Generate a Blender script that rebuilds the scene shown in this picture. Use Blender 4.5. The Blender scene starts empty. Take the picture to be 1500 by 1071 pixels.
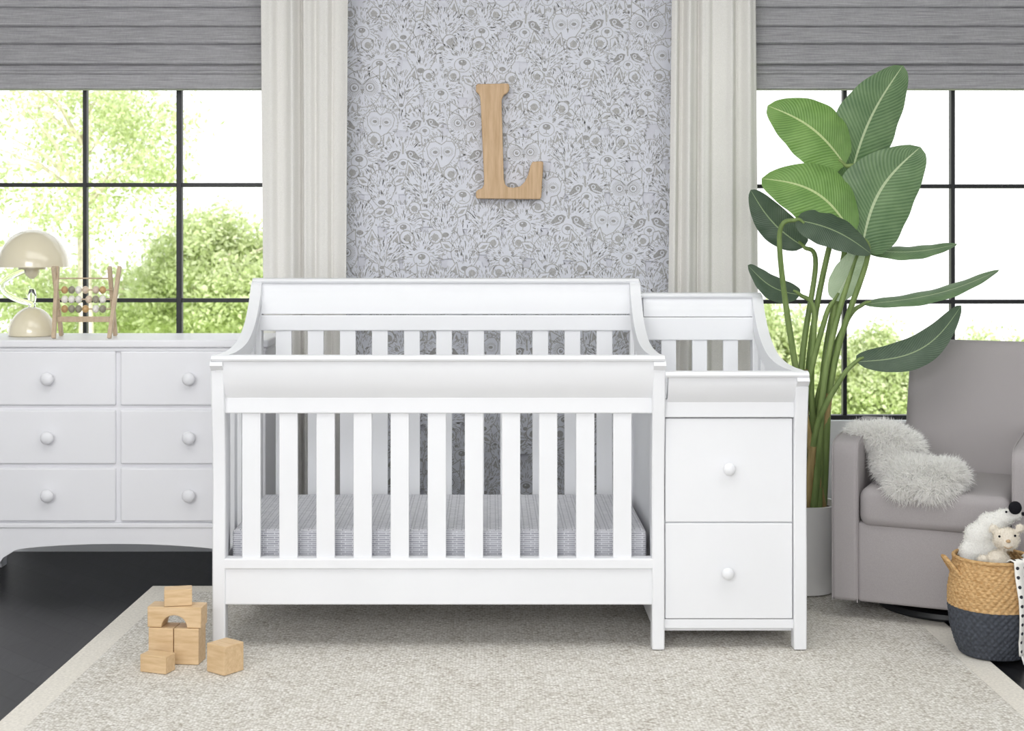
import bpy, math, random
import numpy as np
from mathutils import Vector, Matrix
random.seed(7); rng=np.random.default_rng(7)
F=2129.0; CX=718.0; CY=345.0; H=1.26
def W(px,py,Y): return Vector(((px-CX)*Y/F, Y, H-(py-CY)*Y/F))
def WX(px,Y): return (px-CX)*Y/F
def WZ(py,Y): return H-(py-CY)*Y/F
sc=bpy.context.scene
col=sc.collection
def lin(c):
    r=[]
    for v in c[:3]:
        v=v/255.0
        r.append(v/12.92 if v<=0.04045 else ((v+0.055)/1.055)**2.4)
    return (*r,1.0)
# ---------------------------------------------------------------- materials
class NT:
    def __init__(s,name,rough=0.5,color=(200,200,200),spec=0.5):
        s.m=bpy.data.materials.new(name); s.m.use_nodes=True
        s.t=s.m.node_tree; s.b=s.t.nodes['Principled BSDF']
        s.b.inputs['Base Color'].default_value=lin(color)
        s.b.inputs['Roughness'].default_value=rough
        s.b.inputs['Specular IOR Level'].default_value=spec
    def n(s,ty,**kw):
        nd=s.t.nodes.new(ty)
        for k,v in kw.items():
            if k in nd.inputs: nd.inputs[k].default_value=v
            else: setattr(nd,k,v)
        return nd
    def l(s,a,b): s.t.links.new(a,b)
    def coord(s,kind='Object',scale=(1,1,1),rot=(0,0,0)):
        tc=s.n('ShaderNodeTexCoord'); mp=s.n('ShaderNodeMapping')
        mp.inputs['Scale'].default_value=scale; mp.inputs['Rotation'].default_value=rot
        s.l(tc.outputs[kind],mp.inputs['Vector']); return mp.outputs['Vector']
    def ramp(s,fac,stops):
        r=s.n('ShaderNodeValToRGB'); e=r.color_ramp.elements
        e[0].position=stops[0][0]; e[0].color=lin(stops[0][1])
        e[1].position=stops[-1][0]; e[1].color=lin(stops[-1][1])
        for p,c in stops[1:-1]:
            x=e.new(p); x.color=lin(c)
        s.l(fac,r.inputs['Fac']); return r.outputs['Color']
    def bump(s,h,strength=0.3,dist=0.01):
        b=s.n('ShaderNodeBump'); b.inputs['Strength'].default_value=strength; b.inputs['Distance'].default_value=dist
        s.l(h,b.inputs['Height']); s.l(b.outputs['Normal'],s.b.inputs['Normal'])
    def noise(s,vec,scale,detail=3,rough=0.5):
        n=s.n('ShaderNodeTexNoise'); n.inputs['Scale'].default_value=scale; n.inputs['Detail'].default_value=detail
        n.inputs['Roughness'].default_value=rough
        s.l(vec,n.inputs['Vector']); return n.outputs['Fac']
    def math(s,op,a,b=None,c=None):
        m=s.n('ShaderNodeMath'); m.operation=op
        for i,v in enumerate((a,b,c)):
            if v is None: continue
            if isinstance(v,(int,float)): m.inputs[i].default_value=v
            else: s.l(v,m.inputs[i])
        return m.outputs[0]
def plain(name,c,rough=0.5,nscale=30,amt=0.04,bump=0.0,spec=0.5,coat=0):
    t=NT(name,rough,c,spec)
    f=t.noise(t.coord('Object'),nscale)
    lo=tuple(max(0,x*(1-amt)) for x in c); hi=tuple(min(255,x*(1+amt)) for x in c)
    t.l(t.ramp(f,[(0.3,lo),(0.7,hi)]),t.b.inputs['Base Color'])
    if bump: t.bump(f,bump,0.002)
    if coat: t.b.inputs['Coat Weight'].default_value=coat
    return t.m
def wood(name,a,b,scale=(60,60,6),rough=0.5):
    t=NT(name,rough,a,0.35)
    v=t.coord('Object',scale)
    f=t.noise(v,1.0,4,0.6)
    t.l(t.ramp(f,[(0.3,b),(0.65,a)]),t.b.inputs['Base Color'])
    t.bump(f,0.08,0.002)
    return t.m
M_white=plain('white_paint',(231,232,235),0.42,4,0.006,spec=0.4)
M_dress=plain('dresser_paint',(236,236,240),0.4,4,0.006,spec=0.4)
M_wall=plain('wall_paint',(240,240,242),0.85,8,0.01)
M_ceil=plain('ceiling_paint',(244,244,244),0.9,8,0.01)
M_black=plain('black_metal',(22,24,28),0.45,10,0.05)
M_pot=plain('pot_ceramic',(236,235,234),0.4,6,0.01)
M_soil=plain('soil',(60,45,35),0.95,60,0.4,0.6)
M_ply=wood('letter_oak',(213,182,146),(190,156,118),(90,90,7))
M_blk=wood('block_wood',(220,192,154),(200,168,126),(12,80,80))
M_aba=wood('abacus_wood',(205,185,160),(182,160,134),(80,80,14))
M_cream=plain('lamp_enamel',(226,217,192),0.18,3,0.005,coat=0.6)
t=NT('clear_glass',0.02,(250,250,250)); t.b.inputs['Transmission Weight'].default_value=0.95; t.b.inputs['IOR'].default_value=1.3; M_glass=t.m
# floor
t=NT('dark_wood_floor',0.34,(30,30,32),0.25)
v=t.coord('Object',(1,1,1),(0,0,math.radians(45)))
br=t.n('ShaderNodeTexBrick'); t.l(v,br.inputs['Vector'])
br.inputs['Color1'].default_value=lin((20,20,22)); br.inputs['Color2'].default_value=lin((38,38,41)); br.inputs['Mortar'].default_value=lin((4,4,5))
br.inputs['Scale'].default_value=1; br.inputs['Brick Width'].default_value=0.6; br.inputs['Row Height'].default_value=0.11; br.inputs['Mortar Size'].default_value=0.004
g=t.noise(t.coord('Object',(40,3,1),(0,0,math.radians(45))),1.5,4)
mx=t.n('ShaderNodeMixRGB'); mx.blend_type='MULTIPLY'; mx.inputs['Fac'].default_value=0.7
t.l(br.outputs['Color'],mx.inputs['Color1']); t.l(t.ramp(g,[(0.3,(110,110,110)),(0.7,(255,255,255))]),mx.inputs['Color2'])
t.l(mx.outputs['Color'],t.b.inputs['Base Color']); t.bump(g,0.2,0.002); M_floor=t.m
# rug
t=NT('rug_weave',0.95,(205,200,190),0.1)
v=t.coord('Object',(75,130,1)); vo=t.n('ShaderNodeTexVoronoi'); vo.inputs['Scale'].default_value=1.6; vo.inputs['Randomness'].default_value=.7; t.l(v,vo.inputs['Vector'])
cs=t.n('ShaderNodeSeparateColor'); t.l(vo.outputs['Color'],cs.inputs[0])
n2=t.noise(t.coord('Object',(9,5,1)),1.5,3)
fac=t.math('MULTIPLY_ADD',cs.outputs[0],0.7,t.math('MULTIPLY',n2,0.45))
c1=t.ramp(fac,[(0.16,(180,171,160)),(0.32,(219,215,207)),(0.6,(234,231,225)),(0.9,(245,243,239))])
mx=t.n('ShaderNodeMixRGB'); mx.blend_type='MULTIPLY'; mx.inputs['Fac'].default_value=0.8; t.l(c1,mx.inputs['Color1'])
t.l(t.ramp(vo.outputs['Distance'],[(0.3,(255,255,255)),(0.8,(184,178,169))]),mx.inputs['Color2'])
t.l(mx.outputs['Color'],t.b.inputs['Base Color'])
t.bump(t.math('SUBTRACT',1.0,vo.outputs['Distance']),0.5,0.005); M_rug=t.m
M_rugb=plain('rug_border',(222,217,208),0.95,120,0.05,0.4)
# shade
t=NT('shade_fabric',0.9,(150,150,152),0.1)
f=t.noise(t.coord('Object',(9,1,330)),1.0,4,0.65)
f2=t.noise(t.coord('Object',(200,1,60)),1.0,3,0.6)
t.l(t.ramp(t.math('MULTIPLY_ADD',f2,0.2,t.math('MULTIPLY',f,0.9)),[(0.36,(146,145,149)),(0.55,(167,166,170)),(0.74,(192,191,195))]),t.b.inputs['Base Color']); t.bump(f,0.12,0.002); M_shade=t.m
# fabrics
def cloth(name,c,trans=0.0,scale=900):
    t=NT(name,0.95,c,0.15)
    f=t.noise(t.coord('Object'),scale,2)
    t.l(t.ramp(f,[(0.3,tuple(x*0.95 for x in c)),(0.7,tuple(min(255,x*1.03) for x in c))]),t.b.inputs['Base Color'])
    t.bump(f,0.15,0.001)
    if trans:
        tr=t.n('ShaderNodeBsdfTranslucent'); tr.inputs['Color'].default_value=lin(c)
        mx=t.n('ShaderNodeMixShader'); mx.inputs[0].default_value=trans
        out=[n for n in t.t.nodes if n.type=='OUTPUT_MATERIAL'][0]
        t.l(t.b.outputs[0],mx.inputs[1]); t.l(tr.outputs[0],mx.inputs[2]); t.l(mx.outputs[0],out.inputs['Surface'])
    return t.m
M_curt=cloth('curtain_linen',(242,240,236),0.10,500)
M_gray=cloth('gray_upholstery',(165,160,161),0,700)
M_fur=cloth('faux_fur_white',(255,254,251),0.45,300)
M_plush=cloth('plush_white',(246,245,241),0.2,300)
M_plushc=cloth('plush_cream',(236,228,214),0.1,300)
M_plushb=cloth('plush_black',(28,28,32),0,300)
M_tan=cloth('plush_tan',(190,160,125),0,300)
# mattress sheet
def sheet(name,c1,c2,mo,bw,rh,ms):
    t=NT(name,0.9,(230,230,232),0.1)
    sep=t.n('ShaderNodeTexCoord'); br=t.n('ShaderNodeTexBrick'); t.l(sep.outputs['UV'],br.inputs['Vector'])
    br.offset=0.35
    br.inputs['Scale'].default_value=1; br.inputs['Brick Width'].default_value=bw; br.inputs['Row Height'].default_value=rh; br.inputs['Mortar Size'].default_value=ms
    br.inputs['Mortar Smooth'].default_value=0.2
    br.inputs['Color1'].default_value=lin(c1); br.inputs['Color2'].default_value=lin(c2); br.inputs['Mortar'].default_value=lin(mo)
    t.l(br.outputs['Color'],t.b.inputs['Base Color']); return t.m
M_sheet=sheet('sheet_print',(234,234,238),(216,216,222),(150,151,158),0.026,0.0085,0.0014)
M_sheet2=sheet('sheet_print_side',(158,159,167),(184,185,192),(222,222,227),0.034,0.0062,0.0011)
# wallpaper
M_wpb=plain('wallpaper_base',(217,218,227),0.8,20,0.01)
M_wpf=plain('wallpaper_face',(221,223,232),0.8,20,0.01)
M_wpl=plain('wallpaper_line',(178,177,177),0.8,200,0.08)
M_wpd=plain('wallpaper_dark',(162,161,161),0.8,200,0.10)
# ---------------------------------------------------------------- geometry helpers
def mesh(name,verts,faces,mats,mi=None,smooth=False,angle=None):
    me=bpy.data.meshes.new(name); me.from_pydata([tuple(v) for v in verts],[],faces)
    if not isinstance(mats,(list,tuple)): mats=[mats]
    for m in mats: me.materials.append(m)
    if mi is not None: me.polygons.foreach_set('material_index',mi)
    me.update()
    if smooth:
        me.polygons.foreach_set('use_smooth',[True]*len(me.polygons))
        if angle: me.set_sharp_from_angle(angle=math.radians(angle))
    o=bpy.data.objects.new(name,me); col.objects.link(o); return o
def fixn(o):
    import bmesh
    bm=bmesh.new(); bm.from_mesh(o.data); bmesh.ops.recalc_face_normals(bm,faces=bm.faces); bm.to_mesh(o.data); bm.free(); return o
def bev(o,w,seg=2):
    if w>0:
        m=o.modifiers.new('bevel','BEVEL'); m.width=w; m.segments=seg; m.limit_method='ANGLE'; m.angle_limit=math.radians(35)
    return o
def box(name,x0,x1,y0,y1,z0,z1,mat,b=0.003,seg=2,smooth=False):
    v=[(x,y,z) for x in (x0,x1) for y in (y0,y1) for z in (z0,z1)]
    f=[(0,1,3,2),(4,6,7,5),(0,4,5,1),(2,3,7,6),(0,2,6,4),(1,5,7,3)]
    o=mesh(name,v,f,mat)
    if smooth: o.data.polygons.foreach_set('use_smooth',[True]*6)
    bev(o,b,seg); return o
def prism(name,poly,a0,a1,mat,axis='x',b=0.003,angle=30,seg=2):
    def P(p,a):
        return {'x':(a,p[0],p[1]),'y':(p[0],a,p[1]),'z':(p[0],p[1],a)}[axis]
    n=len(poly)
    v=[P(p,a0) for p in poly]+[P(p,a1) for p in poly]
    f=[tuple(range(n)),tuple(range(2*n-1,n-1,-1))]+[(i,(i+1)%n,(i+1)%n+n,i+n) for i in range(n)]
    o=fixn(mesh(name,v,f,mat)); me=o.data
    me.polygons.foreach_set('use_smooth',[True]*len(me.polygons)); me.set_sharp_from_angle(angle=math.radians(angle))
    bev(o,b,seg); return o
def catmull(pts,n=8):
    pts=[np.array(p,float) for p in pts]; P=[2*pts[0]-pts[1]]+pts+[2*pts[-1]-pts[-2]]; out=[]
    for i in range(1,len(P)-2):
        for k in range(n):
            t=k/n; a,b,c,d=P[i-1],P[i],P[i+1],P[i+2]
            out.append(0.5*((2*b)+(-a+c)*t+(2*a-5*b+4*c-d)*t*t+(-a+3*b-3*c+d)*t**3))
    out.append(pts[-1]); return out
def strip(cl,ws):
    cl=[np.array(c,float) for c in cl]; n=len(cl); L=[];R=[]
    for i in range(n):
        d=cl[min(i+1,n-1)]-cl[max(i-1,0)]; d/=np.linalg.norm(d); nn=np.array([-d[1],d[0]])
        w=ws[i] if hasattr(ws,'__len__') else ws
        L.append(tuple(cl[i]+nn*w/2)); R.append(tuple(cl[i]-nn*w/2))
    return L+R[::-1]
def lathe(name,prof,c,mat,n=48,smooth=True,angle=50):
    v=[];f=[]
    for r,z in prof:
        for k in range(n):
            a=2*math.pi*k/n; v.append((c[0]+r*math.cos(a),c[1]+r*math.sin(a),c[2]+z))
    for i in range(len(prof)-1):
        for k in range(n):
            k2=(k+1)%n; f.append((i*n+k,i*n+k2,(i+1)*n+k2,(i+1)*n+k))
    f.append(tuple(range(n))[::-1]); f.append(tuple(range((len(prof)-1)*n,len(prof)*n)))
    return mesh(name,v,f,mat,smooth=smooth,angle=angle)
def tubegeo(pts,r,n=8):
    pts=[Vector(p) for p in pts]; v=[];f=[]
    up=Vector((0.13,0.31,0.94))
    for i,p in enumerate(pts):
        d=(pts[min(i+1,len(pts)-1)]-pts[max(i-1,0)]).normalized()
        u=d.cross(up)
        if u.length<1e-3: u=d.cross(Vector((1,0,0)))
        u.normalize(); w=d.cross(u)
        rr=r[i] if hasattr(r,'__len__') else r
        for k in range(n):
            a=2*math.pi*k/n; v.append(tuple(p+u*rr*math.cos(a)+w*rr*math.sin(a)))
    for i in range(len(pts)-1):
        for k in range(n):
            k2=(k+1)%n; f.append((i*n+k,i*n+k2,(i+1)*n+k2,(i+1)*n+k))
    f.append(tuple(range(n))[::-1]); f.append(tuple(range((len(pts)-1)*n,len(pts)*n)))
    return v,f
def tube(name,pts,r,mat,n=8):
    v,f=tubegeo(pts,r,n); return mesh(name,v,f,mat,smooth=True,angle=60)
def ell(name,c,r,mat,rot=None,n=24):
    v=[];f=[];m=n//2
    for i in range(m+1):
        th=math.pi*i/m
        for k in range(n):
            a=2*math.pi*k/n; p=Vector((r[0]*math.sin(th)*math.cos(a),r[1]*math.sin(th)*math.sin(a),r[2]*math.cos(th)))
            if rot is not None: p=rot@p
            v.append(tuple(p+Vector(c)))
    for i in range(m):
        for k in range(n):
            k2=(k+1)%n; f.append((i*n+k,(i+1)*n+k,(i+1)*n+k2,i*n+k2))
    return mesh(name,v,f,mat,smooth=True)
def group(name,parts,loc=(0,0,0)):
    e=bpy.data.objects.new(name,None); e.empty_display_size=0.1; col.objects.link(e); e.location=loc
    for p in parts:
        p.parent=e; p.location=p.location-Vector(loc)
    return e
def joinparts(name,objs):
    V=[];Fc=[];mi=[];mats=[];sm=[]
    for o in objs:
        b=len(V); mp=[]
        for m in o.data.materials:
            if m not in mats: mats.append(m)
            mp.append(mats.index(m))
        V+= [tuple(o.matrix_basis@v.co) for v in o.data.vertices]
        for p in o.data.polygons:
            Fc.append(tuple(b+i for i in p.vertices)); mi.append(mp[p.material_index]); sm.append(p.use_smooth)
        bpy.data.objects.remove(o)
    o=mesh(name,V,Fc,mats,mi); o.data.polygons.foreach_set('use_smooth',sm); o.data.set_sharp_from_angle(angle=math.radians(40)); return o
def hairs(name,P,N,length,width,mat,jit=0.5,grav=0.3):
    n=len(P); N=N+rng.normal(0,jit,(n,3)); N/=np.linalg.norm(N,axis=1)[:,None]
    L=(length*rng.uniform(0.6,1.2,n))[:,None]
    side=np.cross(N,rng.normal(0,1,(n,3))); side/=np.linalg.norm(side,axis=1)[:,None]; side*=width/2
    mid=P+N*L*0.55; tip=mid+N*L*0.5+np.array([0,0,-grav])*L*0.5+rng.normal(0,0.15,(n,3))*L
    V=np.stack([P-side,P+side,mid+side*0.8,mid-side*0.8,tip],1).reshape(-1,3)
    Fc=[]
    for i in range(n):
        b=5*i; Fc.append((b,b+1,b+2,b+3)); Fc.append((b+3,b+2,b+4))
    return mesh(name,V.tolist(),Fc,mat,smooth=True)
# ---------------------------------------------------------------- room
YW=5.8; XL=-3.1; XR=3.5; ZC=2.6; YO=-1.2
box('floor',XL,XR,YO,YW+0.15,-0.1,0,M_floor,0)
box('ceiling',XL,XR,YO,YW+0.15,ZC,ZC+0.1,M_ceil,0)
box('wall_left',XL-0.12,XL,YO,YW+0.15,-0.1,ZC,M_wall,0)
box('wall_right',XR,XR+0.12,YO,YW+0.15,-0.1,ZC,M_wall,0)
wl=(-2.75,-0.86); wr=(1.01,3.05); wz=(0.52,2.36)
ps=[box('a',XL,wl[0],YW,YW+0.15,0,ZC,M_wall,0),box('a',wl[1],wr[0],YW,YW+0.15,0,ZC,M_wall,0),box('a',wr[1],XR,YW,YW+0.15,0,ZC,M_wall,0)]
for w in (wl,wr):
    ps+=[box('a',w[0],w[1],YW,YW+0.15,0,wz[0],M_wall,0),box('a',w[0],w[1],YW,YW+0.15,wz[1],ZC,M_wall,0)]
joinparts('wall_back',ps)
joinparts('baseboard_back',[box('a',XL+0.001,XR-0.001,YW-0.014,YW-0.001,0.001,0.10,M_white,0)])
# windows
def window(name,w,vxs,zs):
    y0,y1=YW+0.035,YW+0.075; P=[]
    P.append(box('frame_left',w[0],w[0]+0.03,y0,y1,wz[0],wz[1],M_black)); P.append(box('frame_right',w[1]-0.03,w[1],y0,y1,wz[0],wz[1],M_black))
    P.append(box('frame_bottom',w[0],w[1],y0,y1,wz[0],wz[0]+0.018,M_black)); P.append(box('frame_top',w[0],w[1],y0,y1,wz[1]-0.03,wz[1],M_black))
    for i,(x,t) in enumerate(vxs): P.append(box('muntin_v%d'%i,x-t/2,x+t/2,y0+0.004,y1-0.004,wz[0],wz[1],M_black,0.002))
    for i,z in enumerate(zs): P.append(box('muntin_h%d'%i,w[0],w[1],y0+0.007,y1-0.007,z-0.008,z+0.008,M_black,0.002))
    return group(name,P,((w[0]+w[1])/2,YW+0.05,wz[0]))
zs=[WZ(271,5.85),WZ(440,5.85),1.9]
vl=[(WX(263,5.85),0.022),(WX(125,5.85),0.016),(WX(-15,5.85),0.016),(WX(-155,5.85),0.022),(WX(-295,5.85),0.016)]
vr=[(WX(1237,5.85),0.016),(WX(1395,5.85),0.016),(WX(1535,5.85),0.022),(WX(1675,5.85),0.016),(WX(1815,5.85),0.016)]
window('window_1',wl,vl,zs); window('window_2',wr,vr,[WZ(273,5.85),WZ(442,5.85),1.9])
# roman shades
def shade(name,x0,x1):
    Y=5.72; zb=WZ(130,Y); yb=5.785
    def folds(tops):
        out=[]
        for a,b,d0,d1 in tops:
            out+=[(d0,WZ(a,Y)),(d0+(d1-d0)*.5,WZ(a+(b-a)*.55,Y)),(d1,WZ(b-4,Y)),(d1+.001,WZ(b-1.5,Y)),(d1-.005,WZ(b,Y))]
        return out
    prof=[(0.0,2.42)]+folds([(-60,8,.005,.026),(8.5,36,.008,.034),(37,62,.012,.042),(63,93,.014,.056),(94,107,.022,.034),(108,130,.024,.046)])
    front=[(yb-d,z) for d,z in prof]; back=[(yb+0.004,zb),(yb+0.004,2.42)]
    return prism(name,front+back,x0,x1,M_shade,'x',0,20,1)
shade('roman_shade',-2.8,WX(384,5.74)); shade('roman_shade.001',WX(1103,5.74),3.08)
# curtains
def curtain(name,xt0,xt1,xb0,xb1,nf,seed):
    rs=random.Random(seed); nu,nz=260,24; V=[];Fc=[]
    ph=[rs.uniform(0,6.28) for _ in range(6)]
    for j in range(nz+1):
        q=j/nz; z=0.012+(2.46-0.012)*q
        for i in range(nu+1):
            u=i/nu
            uu=u+0.035*math.sin(2*math.pi*1.3*u+ph[0]+q*0.5)+0.016*math.sin(2*math.pi*3.1*u+ph[1]+q*.4)
            a=math.sin(2*math.pi*nf*uu+ph[2])
            amp=0.024*(0.7+0.3*math.sin(2*math.pi*1.7*u+ph[3]))
            a2=.25*math.sin(2*math.pi*nf*2.3*uu+ph[4])
            x0=xb0+(xt0-xb0)*q; x1=xb1+(xt1-xb1)*q
            x=x0+(x1-x0)*(u+0.010*math.cos(2*math.pi*nf*uu+ph[2]))
            V.append((x,5.655+amp*(a+a2)+0.003*math.sin(7*q+7*u),z))
    for j in range(nz):
        for i in range(nu):
            a=j*(nu+1)+i; Fc.append((a,a+1,a+nu+2,a+nu+1))
    o=mesh(name,V,Fc,M_curt,smooth=True); s=o.modifiers.new('s','SOLIDIFY'); s.thickness=0.003; return o
curtain('curtain_panel',WX(383,5.66),WX(511,5.66),WX(390,5.66),WX(506,5.66),4.5,3)
curtain('curtain_panel.001',WX(986,5.66),WX(1107,5.66),WX(975,5.66),WX(1112,5.66),4.5,5)
# ---------------------------------------------------------------- wallpaper
class WP:
    V=[];F=[];M=[]
def wadd(pts,mi,off):
    b=len(WP.V)
    for p in pts: WP.V.append((p[0],YW-0.004-off,p[1]))
    WP.F.append(tuple(range(b,b+len(pts)))); WP.M.append(mi)
WX0,WX1=-0.64,0.79
for p in [(WX0,YW-0.001,0.10),(WX1,YW-0.001,0.10),(WX1,YW-0.001,ZC),(WX0,YW-0.001,ZC),(WX0,YW-0.004,0.10),(WX1,YW-0.004,0.10),(WX1,YW-0.004,ZC),(WX0,YW-0.004,ZC)]: WP.V.append(p)
for f in [(4,5,6,7),(0,3,2,1),(0,1,5,4),(1,2,6,5),(2,3,7,6),(3,0,4,7)]: WP.F.append(f); WP.M.append(0)
class Face:
    def __init__(s,cx,cz,sc,rot,lay,rs): s.c=(cx,cz); s.s=sc; s.ca=math.cos(rot); s.sa=math.sin(rot); s.o=lay; s.rs=rs
    def T(s,p): x,y=p[0]*s.s,p[1]*s.s; return (min(max(s.c[0]+x*s.ca-y*s.sa,WX0),WX1), max(.10,s.c[1]+x*s.sa+y*s.ca))
    def fill(s,pts,mi,d=0): wadd([s.T(p) for p in pts],mi,s.o+d)
    def st(s,pts,w=0.03,mi=2,d=0.00012):
        for a,b in zip(pts[:-1],pts[1:]):
            dx,dy=b[0]-a[0],b[1]-a[1]; L=math.hypot(dx,dy) or 1; nx,ny=-dy/L*w/2,dx/L*w/2
            s.fill([(a[0]+nx,a[1]+ny),(a[0]-nx,a[1]-ny),(b[0]-nx,b[1]-ny),(b[0]+nx,b[1]+ny)],mi,d)
    def ring(s,c,r,w=0.03,mi=2,n=18,ry=None,d=0.00012):
        ry=ry or r; s.st([(c[0]+r*math.cos(6.2832*k/n),c[1]+ry*math.sin(6.2832*k/n)) for k in range(n+1)],w,mi,d)
    def disc(s,c,r,mi,ry=None,d=0.00006,n=16):
        ry=ry or r; s.fill([(c[0]+r*math.cos(6.2832*k/n),c[1]+ry*math.sin(6.2832*k/n)) for k in range(n)],mi,d)
    def hair(s,n,rx,ry,avoid,c=(0,-0.2),L=0.15,w=0.030,jaw=0.0):
        for _ in range(int(n*1.25)):
            a=s.rs.uniform(0,6.2832); r=math.sqrt(s.rs.uniform(0.02,1)); y=r*ry*math.cos(a); x=r*rx*math.sin(a)*(1-jaw*max(0,-math.cos(a)))
            if any((x-q[0])**2+(y-q[1])**2<q[2]**2 for q in avoid): continue
            dx,dy=x-c[0],y-c[1]; l=math.hypot(dx,dy) or 1; k=L*s.rs.uniform(0.6,1.2); j=s.rs.uniform(-.25,.25)
            dx,dy=dx/l,dy/l; s.st([(x,y),(x+k*(dx+j*dy)*0.5,y+k*(dy-j*dx)*0.5),(x+k*dx,y+k*dy)],w,2,0.00008)
def outline(rx,ry,jaw,n=30): return [(rx*math.sin(6.2832*k/n)*(1-jaw*max(0,-math.cos(6.2832*k/n))),ry*math.cos(6.2832*k/n)) for k in range(n)]
def fuzzy(f,o,w=0.036):
    for p in o:
        for _ in range(2):
            q=(p[0]+f.rs.uniform(-.06,.06),p[1]+f.rs.uniform(-.06,.06)); f.st([q,(q[0]*1.12,q[1]*1.12-0.04)],w)
def body(f):
    f.fill([(-0.85,-0.3),(-1.05,-1.9),(1.05,-1.9),(0.85,-0.3)],1,-0.00008)
    for _ in range(100):
        x=f.rs.uniform(-.95,.95); y=f.rs.uniform(-1.8,-.5); f.st([(x,y),(x+f.rs.uniform(-.03,.03)+x*0.06,y-0.15)],0.032,2,-0.00004)
def bear(f):
    body(f)
    for s in (-1,1): f.disc((s*.68,.68),.32,1); f.ring((s*.68,.68),.32,.05); f.disc((s*.66,.64),.17,2,d=.0001)
    o=outline(1.0,.92,.12); f.fill(o,1,.00007); fuzzy(f,o)
    f.hair(170,.95,.88,[(0,-.38,.4),(.34,.12,.1),(-.34,.12,.1)],jaw=.1)
    f.disc((0,-.38),.38,1,.33,d=.00009); f.ring((0,-.38),.38,.035,2,20,.33)
    f.disc((0,-.26),.19,3,.14,d=.00014); f.disc((-.05,-.22),.05,1,.03,d=.00016)
    f.st([(0,-.38),(0,-.55),(-.14,-.6)],.035); f.st([(0,-.55),(.14,-.6)],.035)
    for s in (-1,1): f.disc((s*.34,.12),.08,3,d=.00014); f.st([(s*.22,.22),(s*.34,.26),(s*.45,.2)],.035)
def owl(f,barn=False):
    body(f)
    for r in range(4):
        for k in range(-3,4):
            x=k*.26+(r%2)*.13; y=-.85-r*.2; f.st([(x-.1,y+.08),(x-.05,y),(x+.05,y),(x+.1,y+.08)],.03,2,0)
    if not barn:
        for s in (-1,1): f.fill([(s*.25,.7),(s*.85,1.15),(s*.82,.4)],1,.00003); f.st([(s*.25,.75),(s*.85,1.15),(s*.82,.4)],.045)
    o=outline(.92,.88,.05); f.fill(o,1,.00007); f.st(o+o[:1],.035); f.hair(150,.85,.85,[(.36,.05,.44),(-.36,.05,.44)])
    if barn:
        h=[(0,.45),(.25,.62),(.55,.6),(.72,.3),(.65,-.1),(.35,-.5),(0,-.7),(-.35,-.5),(-.65,-.1),(-.72,.3),(-.55,.6),(-.25,.62)]
        f.fill(h,1,.0001); f.st(h+h[:1],.04,2,.00014)
        for s in (-1,1):
            f.disc((s*.3,.1),.12,3,d=.00016,ry=.08)
            for k in range(20):
                a=6.2832*k/20; f.st([(s*.32+.17*math.cos(a),.1+.14*math.sin(a)),(s*.32+.28*math.cos(a),.1+.26*math.sin(a))],.024,2,.00015)
        f.st([(0,.35),(0,-.15)],.03,2,.00016); f.fill([(-.06,-.1),(.06,-.1),(0,-.32)],3,.00016); return
    for s in (-1,1):
        c=(s*.37,.05)
        for k in range(30):
            a=6.2832*k/30; f.st([(c[0]+.24*math.cos(a),c[1]+.24*math.sin(a)),(c[0]+.42*math.cos(a),c[1]+.42*math.sin(a))],.025)
        f.disc(c,.2,1,d=.00013); f.ring(c,.2,.045,3,d=.00016); f.disc(c,.1,3,d=.00016); f.disc((c[0]+.03,c[1]+.04),.03,1,d=.0002,n=8)
        f.st([(s*.05,.2),(s*.3,.45),(s*.8,.62)],.05)
    f.fill([(-.09,0),(.09,0),(0,-.3)],3,.00016)
def raccoon(f):
    body(f)
    for s in (-1,1):
        e=[(s*.4,.65),(s*.62,1.1),(s*.9,1.0),(s*.92,.45)]; f.fill(e,1,.00003); f.st(e,.045); f.fill([(s*.55,.65),(s*.66,.93),(s*.8,.6)],2,.00006)
    o=outline(1.05,.85,.3); f.fill(o,1,.00007); fuzzy(f,o); f.hair(170,1.0,.78,[(0,-.45,.3),(.36,0,.3),(-.36,0,.3)],jaw=.2)
    for s in (-1,1):
        m=[(s*.12,.14),(s*.32,.22),(s*.55,.16),(s*.80,-.16),(s*.72,-.34),(s*.48,-.30),(s*.22,-.14)]
        f.fill(m,3,.00013); f.disc((s*.37,.03),.11,1,d=.00016,n=10); f.disc((s*.37,.03),.07,3,d=.0002,n=8)
        for k in range(6): f.st([(s*(.3+k*.08),-.06-.04*k),(s*(.40+k*.08),-.20-.03*k)],.035,1,.00015)
        f.st([(s*.1,.3),(s*.4,.38),(s*.8,.2)],.05,1,.00016)
    f.fill([(-.05,.6),(.05,.6),(.04,.05),(-.04,.05)],2,.00013); f.disc((0,-.45),.27,1,.25,d=.00013); f.ring((0,-.45),.27,.03,2,ry=.25,d=.00014)
    f.disc((0,-.4),.13,3,.1,d=.00017); f.st([(0,-.48),(0,-.6)],.03,2,.00016)
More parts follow.
